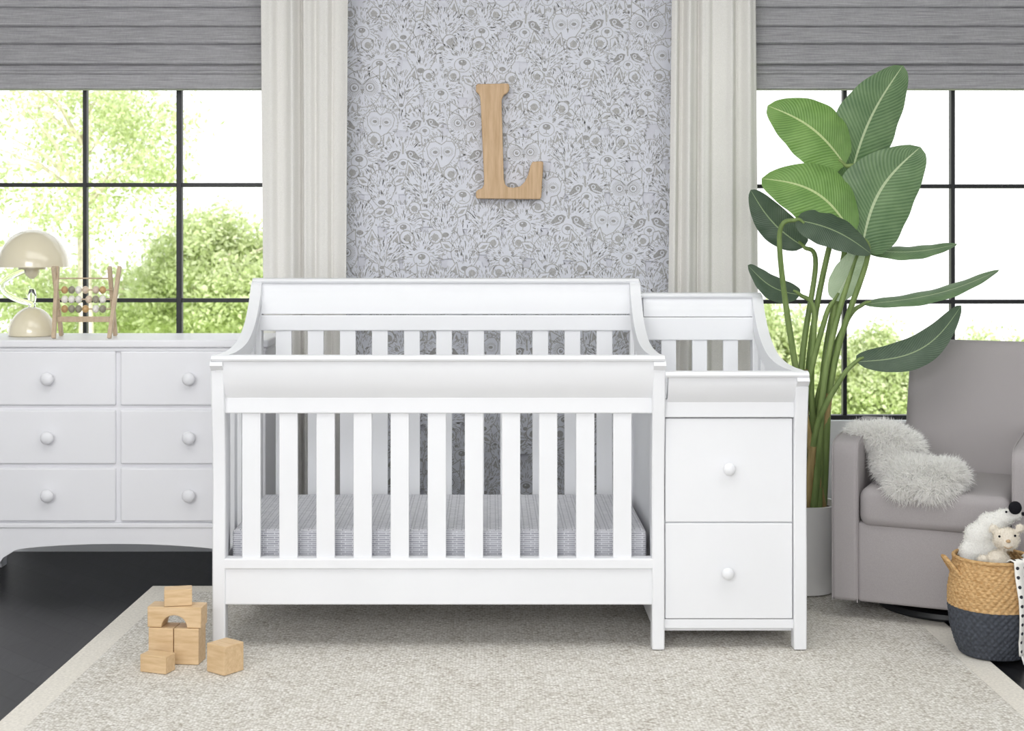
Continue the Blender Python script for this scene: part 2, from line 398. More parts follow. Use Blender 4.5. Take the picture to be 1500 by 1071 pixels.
def fox(f):
    body(f)
    for s in (-1,1):
        e=[(s*.2,.6),(s*.68,1.25),(s*.9,.35)]; f.fill(e,1,.00003); f.st(e,.045); f.fill([(s*.42,.65),(s*.66,1.05),(s*.76,.55)],2,.00006)
    o=outline(1.0,.85,.55); f.fill(o,1,.00007); fuzzy(f,o); f.hair(170,.95,.8,[(0,-.6,.2),(.36,.05,.13),(-.36,.05,.13)],jaw=.5,c=(0,-.6))
    for s in (-1,1):
        f.fill([(s*.22,.0),(s*.36,.12),(s*.52,.12),(s*.36,-.02)],3,.00014); f.st([(s*.15,.2),(s*.18,-.3),(s*.1,-.6)],.035); f.st([(s*.9,-.1),(s*.5,-.35),(s*.2,-.7)],.04)
    f.disc((0,-.66),.12,3,.09,d=.00016)
def deer(f):
    body(f)
    for s in (-1,1):
        e=[(s*.5,.3),(s*.8,.62),(s*1.25,.62),(s*1.1,.25),(s*.7,.1)]; f.fill(e,1,.00003); f.st(e+e[:1],.045); f.fill([(s*.7,.3),(s*.9,.48),(s*1.12,.5),(s*.95,.28)],2,.00006)
        f.st([(s*.24,.75),(s*.42,1.05),(s*.4,1.3)],.04); f.st([(s*.4,1.05),(s*.6,1.2)],.05)
    o=outline(.7,.95,.35); f.fill(o,1,.00007); f.st(o+o[:1],.035); f.hair(130,.65,.9,[(0,-.7,.25),(.42,.15,.14),(-.42,.15,.14)],jaw=.3,c=(0,-.8))
    for s in (-1,1): f.disc((s*.42,.15),.1,3,.07,d=.00015); f.st([(s*.3,.28),(s*.5,.28)],.035)
    f.disc((0,-.7),.18,3,.12,d=.00015); f.st([(0,-.8),(0,-.9)],.03)
barn=lambda f:owl(f,True)
kinds=[owl,bear,raccoon,fox,deer,barn,bear,fox,raccoon,deer,bear]
rs=random.Random(11); nrow=20
for r in range(nrow):
    z=2.62-r*0.130
    for c in range(10):
        x=-0.68+c*0.164+(r%2)*0.082+rs.uniform(-.008,.008)
        if x>0.88: continue
        k=kinds[(c*3+r*5)%len(kinds)]
        sc_=0.078*rs.uniform(0.94,1.10)
        f=Face(x,z+rs.uniform(-.008,.008),sc_,rs.uniform(-.10,.10),0.0003+r*0.0006+(c%2)*0.0003,rs); k(f)
mesh('wallpaper_panel',WP.V,WP.F,[M_wpb,M_wpf,M_wpl,M_wpd],WP.M)
# ---------------------------------------------------------------- rug
G=0.010
rgo=[(-1.205,5.19),(1.47,5.19),(1.47,1.6),(-1.35,1.6)]; rgi=[(-1.125,5.105),(1.385,5.105),(1.385,1.685),(-1.265,1.685)]
r1=prism('rug_border',rgo,0.001,G-0.001,M_rugb,'z',.002); r2=prism('rug_field',rgi,0.001,G,M_rug,'z',.002)
group('area_rug',[r1,r2])
# ---------------------------------------------------------------- crib with changer
P=[]; GC=G+.002
S=catmull([(4.325,.872),(4.345,.89),(4.42,.896),(4.55,.894),(4.70,.900),(4.82,.918),(4.93,.958),(5.00,1.005),(5.05,1.055),(5.075,1.09),(5.11,1.103)],6)
def curveZ(y,off=0):
    for a,b in zip(S[:-1],S[1:]):
        if a[0]<=y<=b[0]: return a[1]+(b[1]-a[1])*(y-a[0])/(b[0]-a[0])+off
    return S[-1][1]+off
def endpanel(tag,x0,x1,off,solid=None):
    out=[]
    top=[(p[0],p[1]+off) for p in S]; xm=(x0+x1)/2
    bot=[]
    for i,p in enumerate(top):
        d=np.array(top[min(i+1,len(top)-1)])-np.array(top[max(i-1,0)]); d=d/np.linalg.norm(d); nn=np.array([d[1],-d[0]])
        bot.append(tuple(np.array(p)+nn*0.055))
    bot=[(max(b[0],4.36),b[1]) for b in bot]
    out.append(prism('side_rail_'+tag,top+bot[::-1],x0+.001,x1-.001,M_white,'x',0.006,30,3))
    cl=catmull([(4.395,GC),(4.398,.25),(4.408,.45),(4.402,.62),(4.382,.76),(4.37,.86+off)],6); n=len(cl)
    ws=[0.046+0.02*min(1,i/(n*0.35)) - 0.012*max(0,(i/n-.6)/.4) for i in range(n)]
    out.append(prism('front_post_'+tag,strip(cl,ws),x0,x1,M_white,'x',0.004))
    cl=catmull([(5.07,GC),(5.075,.3),(5.075,.6),(5.085,.85),(5.10,1.07+off)],6)
    out.append(prism('back_post_'+tag,strip(cl,0.055),x0,x1,M_white,'x',0.004))
    zs0=0.16
    if solid: out.append(box('side_panel_'+tag,xm-.009,xm+.009,4.42,5.06,0.06,solid,M_white,.001)); zs0=solid
    else: out.append(box('side_bottom_rail_'+tag,xm-.012,xm+.012,4.42,5.06,.15,.285,M_white))
    for i in range(5):
        y=4.50+i*.125
        out.append(box('side_slat_%s%d'%(tag,i),xm-.008,xm+.008,y-.024,y+.024,zs0,curveZ(y,off)-.045,M_white,.002))
    return out
XA,XB,XC=(-.836,-.797),(.487,.525),(.914,.953)
P+=endpanel('left',*XA,0); P+=endpanel('middle',*XB,0,solid=.74); P+=endpanel('right',*XC,-.046,solid=.74)
def sleigh(tag,x0,x1,ztop,zb,yt,ym,front=True):
    s=-1 if front else 1; out=[]
    cap=[(yt+s*.022,ztop-.016),(yt+s*.026,ztop-.009),(yt+s*.018,ztop-.001),(yt,ztop+.002),(yt-s*.02,ztop-.001),(yt-s*.026,ztop-.009),(yt-s*.022,ztop-.016)]
    out.append(prism('top_cap_'+tag,cap,x0,x1,M_white,'x',0.001,40))
    h=ztop-.014-zb
    cl=catmull([(yt,ztop-.014),(yt-s*.004,ztop-.014-h*.3),(yt-s*.016,ztop-.014-h*.65),(ym,zb)],5)
    out.append(prism('top_board_'+tag,strip(cl,.026),x0+.01,x1-.01,M_white,'x',0.001,30))
    return out
P+=sleigh('front',XA[0]+.004,XB[1]-.004,.901,.772,4.352,4.390)
P.append(box('front_rail_upper',XA[1]-.01,XB[0]+.01,4.375,4.405,.724,.774,M_white,.004))
sl=[(368.5+54.3*i-CX)*4.39/F for i in range(11)]
for i,x in enumerate(sl): P.append(box('front_slat_%d'%i,x-.0278,x+.0278,4.384,4.400,.27,.73,M_white,.002))
P.append(box('front_rail_lower',XA[1]-.01,XB[0]+.01,4.370,4.415,.256,.288,M_white,.004))
P.append(box('front_apron',XA[1]-.01,XB[0]+.01,4.378,4.405,.147,.257,M_white,.004))
P+=sleigh('back',XA[0]+.004,XB[1]-.004,1.109,.985,5.105,5.085,False)
P.append(box('back_rail_upper',XA[1]-.01,XB[0]+.01,5.062,5.092,.928,.982,M_white,.004))
for i,x in enumerate(sl): P.append(box('back_slat_%d'%i,x-.0278,x+.0278,5.069,5.085,.24,.935,M_white,.002))
P.append(box('back_rail_lower',XA[1]-.01,XB[0]+.01,5.06,5.095,.147,.26,M_white,.004))
P+=sleigh('changer_front',XB[1]-.002,XC[1]-.002,.853,.765,4.352,4.386)
P.append(box('changer_front_rail',XB[1],XC[0]+.005,4.375,4.405,.712,.768,M_white,.003))
P+=sleigh('changer_back',XB[1]+.001,XC[1]-.004,1.058,.975,5.105,5.085,False)
P.append(box('changer_back_rail',XB[1],XC[0]+.005,5.062,5.092,.895,.975,M_white,.004))
for i in range(3):
    x=XB[1]+.098+i*.108; P.append(box('changer_back_slat_%d'%i,x-.026,x+.026,5.069,5.085,.74,.90,M_white,.002))
P.append(box('changing_tray',XB[1],XC[0],4.405,5.07,.735,.752,M_white,.002))
P.append(box('cabinet_back',XB[1],XC[0],5.05,5.07,.06,.735,M_white,.002))
P.append(box('cabinet_bottom',XB[1],XC[0],4.405,5.06,.062,.085,M_white,.002))
P.append(box('cabinet_divider',XB[1],XC[0],4.393,4.6,.385,.401,M_white,.001))
P.append(box('cabinet_base_rail',XB[1],XC[0]+.004,4.385,4.41,.074,.102,M_white,.002))
for nm,a,b in (('drawer_upper',.3955,.7085),('drawer_lower',.104,.392)):
    P.append(box(nm,XB[1]+.003,XC[0]-.002,4.383,4.40,a,b,M_white,.003,3))
    P.append(box(nm+'_body',XB[1]+.01,XC[0]-.01,4.40,4.9,a+.01,b-.03,M_white,.001))
def knob(nm,c,r,mat):
    prof=[(r*.45,0),(r*.4,r*.5),(r*.75,r*.75),(r,r*1.1),(r*.97,r*1.35),(r*.7,r*1.6),(r*.3,r*1.7),(.0005,r*1.72)]
    o=lathe(nm,prof,(0,0,0),mat,32)
    for v in o.data.vertices: v.co=Vector((c[0]+v.co.x,c[1]-v.co.z,c[2]+v.co.y))
    return o
P.append(knob('knob_upper',(WX(1068,4.37),4.384,WZ(687,4.37)),.0185,M_white)); P.append(knob('knob_lower',(WX(1066,4.37),4.384,WZ(840,4.37)),.0185,M_white))
P.append(box('mattress_support',XA[1],XB[0],4.42,5.055,.235,.255,M_white,.001))
group('crib_with_changing_table',P,(0.06,4.75,GC))
# mattress
x0,x1,y0,y1,z0,z1=-.788,.478,4.435,5.05,.256,.362
m=box('crib_mattress',x0,x1,y0,y1,z0,z1,M_sheet,0.014,4,True)
m.data.materials.append(M_sheet2)
uv=m.data.uv_layers.new(name='UVMap')
for p in m.data.polygons:
    nrm=p.normal
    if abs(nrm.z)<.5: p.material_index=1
    for li in p.loop_indices:
        c=m.data.vertices[m.data.loops[li].vertex_index].co
        uv.data[li].uv=(c.x,c.y) if abs(nrm.z)>.5 else ((c.x,c.z) if abs(nrm.y)>.5 else (c.y,c.z))
# ---------------------------------------------------------------- dresser
P=[]; DY=5.235; DT=.885
dx0,dx1=WX(-43,DY),WX(389,DY)
P.append(box('top',dx0-.012,dx1+.012,DY-.022,5.585,DT-.028,DT,M_dress,.006,3))
P.append(box('top_molding',dx0-.004,dx1+.004,DY-.012,5.575,DT-.042,DT-.028,M_dress,.004))
P.append(box('carcass',dx0,dx1,DY,5.57,.225,DT-.04,M_dress,.003))
P.append(box('base_molding',dx0-.006,dx1+.006,DY-.014,5.572,.208,.226,M_dress,.004))
n=40; poly=[(dx0,.21),(dx1,.21),(dx1,0.001),(dx1-.07,0.001),(dx1-.085,.05),(dx1-.12,.10)]
for i in range(n+1):
    u=i/n; x=dx1-.16+(dx0+.16-dx1+.16)*u; poly.append((x,.125+.024*math.sin(math.pi*u)**.6))
poly+=[(dx0+.12,.10),(dx0+.085,.05),(dx0+.07,0.001),(dx0,0.001)]
P.append(prism('apron_front',poly,DY-.008,DY+.014,M_dress,'y',.002))
for nm,x in (('l',dx0),('r',dx1-.02)): P.append(prism('apron_side_'+nm,[(DY,.21),(5.57,.21),(5.57,.001),(5.51,.001),(5.48,.1),(DY+.1,.1),(DY+.06,.001),(DY,.001)],x,x+.02,M_dress,'x',.001))
rows=[(514,595),(600,681),(685,765)]; cols=[(-29,169),(176,377)]
for i,(a,b) in enumerate(rows):
    for j,(c,d) in enumerate(cols):
        xa,xb,za,zb=WX(c,DY-.015),WX(d,DY-.015),WZ(b,DY-.015),WZ(a,DY-.015)
        P.append(box('drawer_%d_%d'%(i,j),xa,xb,DY-.014,DY+.005,za+.002,zb-.002,M_dress,.006,3))
        P.append(knob('knob_%d_%d'%(i,j),(WX((70,277)[j],DY-.03),DY-.014,(za+zb)/2),.0235,M_dress))
group('dresser',P,((dx0+dx1)/2,5.4,0))
# ---------------------------------------------------------------- lamp
ly=5.43; lx=WX(47,ly); lz=DT+.001
def arc(r,h,n=16,a0=0): return [(max(r*math.cos(a0+(math.pi/2-a0)*i/n),.0005),h*math.sin(a0+(math.pi/2-a0)*i/n)) for i in range(n+1)]
P=[]
P.append(lathe('base',[(.083,0),(.086,.004)]+[(r,z+.004) for r,z in arc(.086,.104)],(lx,ly,lz),M_cream,64))
zd=WZ(391,ly); hd=WZ(336,ly)-zd
dome=[(r,z) for r,z in arc(.130,hd)]
P.append(lathe('shade',[(.124,.0)]+dome,(lx+.004,ly,zd),M_cream,64))
P.append(lathe('stem',[(.014,0),(.013,.02),(.017,.04),(.012,.07)],(lx,ly,lz+.104),M_glass,32))
P.append(lathe('collar',[(.05,0),(.05,.008)],(lx,ly,zd-.009),M_cream,32))
pts=[(lx-.002,ly,lz+.102)]+[(lx+.004-.112*math.sin(math.pi*u)**.7,ly-.01,lz+.12+(zd-lz-.13)*u) for u in [i/20 for i in range(21)]]
P.append(tube('glass_arc',pts,.011,M_glass,12))
P.append(lathe('bulb',[(.008,0),(.024,.014),(.028,.03),(.022,.045),(.001,.05)],(lx,ly,zd-.045),M_cream,24))
group('table_lamp',P,(lx,ly,lz))
# ---------------------------------------------------------------- abacus
P=[]; ay=5.33; ax0,ax1=WX(86,ay),WX(163,ay); zt=WZ(390,ay)
hgt=zt-DT-.002
for nm,x,s in (('l',ax0,-1),('r',ax1,1)):
    for k,d in (('a',-1),('b',1)):
        b=Vector((x+s*.004,ay-d*.075,DT+.002)); tp=Vector((x+s*.012+d*.006*s,ay+d*.018,DT+hgt))
        dirv=(tp-b).normalized(); ux=Vector((1,0,0)); uy=dirv.cross(ux).normalized()
        v=[]
        for q in (b,tp):
            for sx,sy in ((-1,-1),(1,-1),(1,1),(-1,1)): v.append(tuple(q+ux*.007*sx+uy*.009*sy))
        off=.008*d
        v=[(a[0]+off,a[1],max(a[2],DT+.001)) for a in v]
        P.append(bev(fixn(mesh('leg_%s%s'%(nm,k),v,[(0,1,2,3),(4,5,6,7),(0,1,5,4),(1,2,6,5),(2,3,7,6),(3,0,4,7)],M_aba)),.002))
bm=[plain('bead_white',(235,232,225),.35),plain('bead_gold',(196,160,110),.4),plain('bead_olive',(150,146,128),.4),plain('bead_blush',(214,196,176),.4)]
ra=random.Random(4)
for i,py in enumerate((408,425,439,453)):
    z=WZ(py,ay-.02); yy=ay
    P.append(tube('rod_%d'%i,[(ax0-.004,yy,z),(ax1+.004,yy,z)],.0028,M_aba))
    if i==0: continue
    x=ax0+.022
    for k in range(6):
        P.append(ell('bead_%d_%d'%(i,k),(x,yy,z),(.0125,.0145,.0145),bm[ra.randrange(4)],n=16)); x+=.0255+(0.012 if k==2+(i%2) else 0)
P.append(box('crossbar',ax0-.003,ax1+.003,ay-.012,ay+.012,WZ(470,ay)-.004,WZ(465,ay)+.003,M_aba,.002))
group('wooden_abacus',P,((ax0+ax1)/2,ay,DT))
# ---------------------------------------------------------------- letter L
L=[(697,126),(699,123),(743,122),(746,124),(746,132),(743,136),(738,139),(735,145),(735,155),(738,262),(740,270),(744,274),(752,275),(762,273),(769,266),(774,255),(777,243),(780,237),(794,236),(796,238),(793,289),(791,292),(699,291),(697,289),(697,281),(700,278),(706,276),(709,270),(709,262),(704,150),(703,141),(701,137),(697,134)]
prism('wall_letter_l',[(WX(a,5.74),WZ(b,5.74)) for a,b in L],5.742,5.774,M_ply,'y',.003,30)
# ---------------------------------------------------------------- toy blocks
def rblock(name,c,sx,sy,sz,rz,poly=None):
    if poly is None: o=box(name,-sx/2,sx/2,-sy/2,sy/2,0,sz,M_blk,.002)
    else: o=prism(name,poly,-sy/2,sy/2,M_blk,'y',.002)
    o.location=c; o.rotation_euler=(0,0,math.radians(rz)); return o
sy=4.27; sx=WX(260,sy)
rblock('wooden_toy_block',(sx-.038,sy,G+.001),.074,.07,.104,-6)
rblock('wooden_toy_block.001',(sx+.038,sy-.007,G+.001),.074,.07,.104,-6)
arch=[(-.08,0),(-.040,0)]+[(-.038*math.cos(math.pi*i/14),.036*math.sin(math.pi*i/14)) for i in range(15)]+[(.040,0),(.08,0),(.08,.060),(-.08,.060)]
rblock('wooden_arch_block',(sx,sy,G+.106),.16,.066,.06,-5,arch)
rblock('wooden_toy_block.002',(sx+.002,sy,G+.167),.080,.05,.048,12)
rblock('wooden_toy_block.003',(WX(231,4.17),4.17,G+.001),.085,.05,.05,-20)
rblock('wooden_toy_block.004',(WX(330,4.17),4.17,G+.001),.074,.074,.082,-38)
# ---------------------------------------------------------------- plant
def leafmat(name,a,b,rib):
    t=NT(name,0.36,a,0.5)
    tc=t.n('ShaderNodeTexCoord'); sp=t.n('ShaderNodeSeparateXYZ'); t.l(tc.outputs['UV'],sp.inputs[0])
    au=t.math('ABSOLUTE',t.math('SUBTRACT',sp.outputs[0],0.5))
    ph=t.math('MULTIPLY',t.math('SUBTRACT',sp.outputs[1],t.math('MULTIPLY',au,0.45)),190.0)
    w=t.math('MULTIPLY_ADD',t.math('SINE',ph),0.5,0.5)
    nz=t.noise(tc.outputs['Object'],14,3)
    f=t.math('MULTIPLY_ADD',nz,0.7,t.math('MULTIPLY',w,0.3))
    c=t.ramp(f,[(0.25,b),(0.75,a)])
    rm=t.math('LESS_THAN',au,0.018)
    mx=t.n('ShaderNodeMixRGB'); t.l(rm,mx.inputs['Fac']); t.l(c,mx.inputs['Color1']); mx.inputs['Color2'].default_value=lin(rib)
    t.l(mx.outputs['Color'],t.b.inputs['Base Color']); t.bump(w,0.35,0.003)
    tr=t.n('ShaderNodeBsdfTranslucent'); t.l(mx.outputs['Color'],tr.inputs['Color']); ms=t.n('ShaderNodeMixShader'); ms.inputs[0].default_value=.3
    out=[n for n in t.t.nodes if n.type=='OUTPUT_MATERIAL'][0]
    t.l(t.b.outputs[0],ms.inputs[1]); t.l(tr.outputs[0],ms.inputs[2]); t.l(ms.outputs[0],out.inputs['Surface'])
    return t.m
LB=leafmat('leaf_bright',(134,170,96),(98,138,66),(192,208,150)); LM=leafmat('leaf_mid',(126,152,112),(86,116,80),(190,204,168)); LD=leafmat('leaf_dark',(94,112,92),(62,82,64),(150,168,130)); LP=leafmat('leaf_pale',(206,222,194),(172,196,156),(216,226,200))
M_stem=wood('stem_green',(132,152,92),(98,120,66),(40,40,5)); M_stemb=wood('stem_husk',(182,160,110),(140,122,78),(60,60,6))
def leaf(name,b,tp,wd,mat,bow=0.05,face=(0,-1,0.15),fold=0.12,asym=0.0,pw=0.75):
    b=Vector(b);tp=Vector(tp); ax=(tp-b); Ln=ax.length; ax.normalize(); fn=Vector(face).normalized()
    side=ax.cross(fn).normalized(); nn=side.cross(ax).normalized()
    NU,NV=14,34; V=[];U=[];Fc=[]
    for j in range(NV+1):
        t_=j/NV; c=b+ax*Ln*t_ + side*bow*math.sin(math.pi*t_) - nn*0.10*Ln*(t_**2)
        wv=wd*0.5*(math.sin(math.pi*min(1,t_**pw))**0.55) if 0<t_<1 else 0.0006
        for i in range(NU+1):
            s=-1+2*i/NU; sw=s*wv*(1+asym*s)
            rip=0.035*wv*math.sin(t_*26+s*2)*abs(s)**1.5
            V.append(tuple(c+side*sw+nn*(fold*abs(sw)-0.9*sw*sw/wd*0.55+rip))); U.append((i/NU,t_))
    for j in range(NV):
        for i in range(NU):
            a=j*(NU+1)+i; Fc.append((a,a+1,a+NU+2,a+NU+1))
    o=mesh(name,V,Fc,mat,smooth=True); uv=o.data.uv_layers.new(name='UVMap')
    for p in o.data.polygons:
        for li in p.loop_indices: uv.data[li].uv=U[o.data.loops[li].vertex_index]
    return o
P=[]; PX,PY=1.105,5.12
ph=.31
P.append(lathe('pot',[(.098,0),(.104,.004),(.122,ph-.01),(.124,ph),(.114,ph),(.112,ph-.03),(.001,ph-.03)],(PX,PY,0.012),M_pot,64,angle=40))
P.append(lathe('soil',[(.111,0),(.1105,.006),(.05,.012),(.0005,.014)],(PX,PY,.011+ph-.028),M_soil,40))
leaves=[
 ('a',(1238,242),(1130,152),.225,LB,-.05,.03,(-.1,-1,.35)),
 ('b',(1243,270),(1332,97),.245,LM,.02,-.035,(.35,-1,.1)),
 ('c',(1262,366),(1354,216),.275,LM,-.06,-.05,(.2,-1,.2)),
 ('d',(1251,348),(1122,258),.235,LB,-.12,.06,(-.1,-1,.4)),
 ('e',(1178,362),(1100,281),.125,LD,.02,-.02,(-.5,-1,.1)),
 ('f',(1166,322),(1280,366),.14,LD,-.16,-.02,(.1,-1,.6)),
 ('g',(1264,446),(1460,378),.095,LM,-.02,.075,(0,-.42,1)),
 ('h',(1254,530),(1408,442),.115,LD,-.10,.07,(.2,-1,.7)),
 ('i',(1172,432),(1100,386),.095,LD,-.04,-.03,(-.1,-1,.6)),
 ('j',(1222,440),(1268,362),.11,LP,-.05,0,(.2,-1,.1)),
 ('k',(1262,366),(1402,346),.09,LM,.05,.045,(0,-.6,1)),
]
for i,(nm,b,tp,wd,mt,dy,bow,fc) in enumerate(leaves):
    B=W(b[0],b[1],PY+dy); T=W(tp[0],tp[1],PY+dy-.03)
    P.append(leaf('leaf_'+nm,B,T,wd,mt,bow,fc))
    a=i*2.4; root=Vector((PX+.045*math.cos(a)+.02,PY+.045*math.sin(a),.31))
    dirv=(T-B).normalized(); pre=B-dirv*.06; pre.z=min(pre.z,B.z-.06)
    mid=root.lerp(pre,.55)+Vector((-.02 if b[0]<1230 else -.03,0,.03))
    cl=catmull([root,mid,pre,B,B+dirv*.03],8); n=len(cl); n1=int(n*.20)
    rr=[.0132-.009*k/n for k in range(n)]
    P.append(tube('stem_'+nm,[tuple(c) for c in cl],rr,M_stem,10))
    P.append(tube('husk_'+nm,[tuple(c) for c in cl[:n1+1]],[.017-.004*k/n1 for k in range(n1+1)],M_stemb if i%2 else M_stem,10))
group('potted_bird_of_paradise_plant',P,(PX,PY,0))
# ---------------------------------------------------------------- chair
TH=math.radians(25); CO=Vector((1.114,4.75,0.0)); CM=Matrix.Translation(CO)@Matrix.Rotation(-TH,4,'Z')
P=[]
AW=.088; CWd=.645
armp=catmull([(0,.07),(-.004,.30),(-.006,.50),(.0,.565),(.03,.592),(.15,.60),(.35,.602),(.52,.61),(.60,.60)],5)+[(.62,.50),(.60,.07)]
armp=[tuple(p) for p in armp]
P.append(prism('arm_left',armp,0,AW,M_gray,'x',.022,40,5)); P.append(prism('arm_right',armp,CWd-AW,CWd,M_gray,'x',.022,40,5))
P.append(box('seat_base',AW-.005,CWd-AW+.005,.008,.62,.07,.33,M_gray,.012,3,True))
P.append(box('seat_cushion',AW+.002,CWd-AW-.002,-.012,.50,.318,.445,M_gray,.035,6,True))
bk=box('backrest',AW+.055,CWd-AW+.10,-.07,.075,0,.53,M_gray,.045,6,True); 
for v in bk.data.vertices:
    if v.co.z>.3: v.co.x=CWd/2+.075+(v.co.x-CWd/2-.075)*.95
bk.location=(0,.545,.365); bk.rotation_euler=(math.radians(-13),0,0); P.append(bk)
bo=box('back_outer',.03,CWd-.03,.0,.06,0,.48,M_gray,.02,4,True); bo.location=(0,.60,.10); bo.rotation_euler=(math.radians(-6),0,0); P.append(bo)
P.append(lathe('swivel_base',[(.235,0),(.24,.008),(.235,.022),(.05,.03),(.04,.07),(.0005,.07)],(.33,.33,0.012),M_black,64))
for nm,x in (('l',0.004),('r',CWd-.004),('l2',AW-.004),('r2',CWd-AW+.004)):
    P.append(tube('piping_'+nm,[(x,p[0]+.004,p[1]-.002) for p in armp[:-1]],.0022,M_gray,6))
e=bpy.data.objects.new('glider_armchair',None); col.objects.link(e); e.matrix_world=CM
for p in P: p.parent=e
# furry solids
def at(px,py,Y): return tuple(W(px,py,Y))
def plush(name,ells,mat,extra,voxel=.005,hl=.008,cnt=5000,hw=.0014,jit=.5,grav=.2,it=8):
    os_=[ell('e',c,r,mat,n=24) for c,r in ells]; o=joinparts('body_tmp',os_)
    rm=o.modifiers.new('r','REMESH'); rm.mode='VOXEL'; rm.voxel_size=voxel
    sm=o.modifiers.new('s','SMOOTH'); sm.factor=.6; sm.iterations=it
    dg=bpy.context.evaluated_depsgraph_get(); ev=o.evaluated_get(dg); me=bpy.data.meshes.new_from_object(ev)
    bpy.data.objects.remove(o); me.materials.clear(); me.materials.append(mat)
    me.polygons.foreach_set('use_smooth',[True]*len(me.polygons)); b=bpy.data.objects.new('body',me); col.objects.link(b)
    n=len(me.vertices); co=np.array([v.co[:] for v in me.vertices]); no=np.array([v.normal[:] for v in me.vertices]); id_=rng.integers(0,n,cnt)
    h=hairs('pile',co[id_]+rng.normal(0,.0015,(cnt,3)),no[id_],hl,hw,mat,jit,grav)
    return group(name,[b,h]+extra,tuple(co.mean(0)))
# fur throw: over the arm, down onto the seat cushion front
E=[(at(1264,636,4.86),(.045,.06,.024)),(at(1294,640,4.85),(.078,.075,.036)),(at(1322,658,4.82),(.060,.06,.050)),(at(1306,674,4.79),(.054,.05,.048)),
   (at(1320,690,4.74),(.066,.055,.044)),(at(1349,696,4.69),(.086,.07,.046)),(at(1384,696,4.65),(.062,.06,.040)),(at(1330,712,4.66),(.065,.045,.034)),(at(1370,716,4.61),(.064,.035,.030))]
plush('faux_fur_throw',E,M_fur,[],.007,.032,30000,.0024,.6,.35,10)
# ---------------------------------------------------------------- basket
bx,by,bz=1.505,4.35,.012
prof=[(0,.094),(.03,.108),(.08,.122),(.14,.129),(.19,.129),(.24,.121),(.285,.113)]
def bR(z):
    for (z0,r0),(z1,r1) in zip(prof[:-1],prof[1:]):
        if z<=z1: 
            q=(z-z0)/(z1-z0); return r0+(r1-r0)*q
    return prof[-1][1]
t=NT('seagrass',.85,(196,160,112),.2); f=t.noise(t.coord('Object',(60,60,160)),1.5,4)
t.l(t.ramp(f,[(.3,(168,128,80)),(.7,(214,180,132))]),t.b.inputs['Base Color']); M_sea=t.m
M_char=plain('charcoal_weave',(66,70,78),.9,90,.15)
NT_,NZ=240,100; V=[];Fc=[];MI=[]
for j in range(NZ+1):
    z=.285*j/NZ; row=j/NZ*26
    for k in range(NT_):
        a=2*math.pi*k/NT_; r=bR(z)+.0028*math.sin(40*a+math.pi*(int(row)%2))*abs(math.sin(math.pi*row))+.0012*abs(math.sin(math.pi*row))
        V.append((bx+r*math.cos(a),by+r*math.sin(a),bz+z))
for j in range(NZ):
    for k in range(NT_):
        k2=(k+1)%NT_; Fc.append((j*NT_+k,j*NT_+k2,(j+1)*NT_+k2,(j+1)*NT_+k)); MI.append(0 if j/NZ>.50 else 1)
Fc.append(tuple(range(NT_))[::-1]); MI.append(1)
wl_=mesh('woven_wall',V,Fc,[M_sea,M_char],MI,smooth=True); sd=wl_.modifiers.new('s','SOLIDIFY'); sd.thickness=.005; sd.offset=-1
P=[wl_]
rim=[(bx+.113*math.cos(6.2832*k/60),by+.113*math.sin(6.2832*k/60),bz+.287) for k in range(61)]
P.append(tube('rim',rim,.006,M_sea,10))
for s in (-1,1):
    for o_ in (0,.007):
        P.append(tube('handle_%d_%d'%(s,int(o_*1000)),[(bx+s*(.112+o_*.5+.036*math.sin(math.pi*i/14)),by-.045+.06*i/14*1.2+o_,bz+.240+.050*math.sin(math.pi*i/14)) for i in range(15)],.005,M_sea,8))
group('woven_storage_basket',P,(bx,by,bz))
# blanket
t=NT('blanket_knit',.95,(236,234,228),.1); tc=t.n('ShaderNodeTexCoord')
sp=t.n('ShaderNodeSeparateXYZ'); t.l(tc.outputs['UV'],sp.inputs[0])
fu=t.math('SUBTRACT',t.math('FRACT',t.math('MULTIPLY',sp.outputs[0],34)),.5); fv=t.math('SUBTRACT',t.math('FRACT',t.math('MULTIPLY',sp.outputs[1],30)),.5)
dd=t.math('ADD',t.math('MULTIPLY',fu,fu),t.math('MULTIPLY',fv,fv)); ls=t.math('LESS_THAN',dd,.035)
mx=t.n('ShaderNodeMixRGB'); t.l(ls,mx.inputs['Fac']); mx.inputs['Color1'].default_value=lin((242,240,234)); mx.inputs['Color2'].default_value=lin((60,60,66)); t.l(mx.outputs['Color'],t.b.inputs['Base Color']); M_blank=t.m
V=[];U=[];Fc=[];NA,NB=40,40
for j in range(NB+1):
    q=j/NB; 
    for i in range(NA+1):
        a=math.radians(-2+86*i/NA-8*q*i/NA)
        if q<.15: r=.085+.03*(q/.15); z=.289+.014*math.sin(q/.15*1.57)
        else:
            z=.300-(q-.15)/.85*(.275); r=max(bR(min(max(z,0),.285)),.118)+.013
        r+=.006*math.sin(9*a*1.6+1)*min(1,q*2)
        V.append((bx+r*math.cos(a),by-r*math.sin(a),bz+z)); U.append((i/NA*.2,q*.4))
for j in range(NB):
    for i in range(NA):
        a=j*(NA+1)+i; Fc.append((a,a+1,a+NA+2,a+NA+1))
bl=mesh('cloth',V,Fc,M_blank,smooth=True); uv=bl.data.uv_layers.new(name='UVMap')
for p in bl.data.polygons:
    for li in p.loop_indices: uv.data[li].uv=U[bl.data.loops[li].vertex_index]
bl.modifiers.new('s','SOLIDIFY').thickness=.004
P=[bl]
for i in range(2,NA,3):
    v=V[NB*(NA+1)+i]; P.append(tube('tassel_%d'%i,[v,(v[0]+.002,v[1]-.006,v[2]-.010),(v[0]+.004,v[1]-.010,.015)],[.003,.004,.003],M_plush,6))
group('throw_blanket',P,(bx,by,.2))
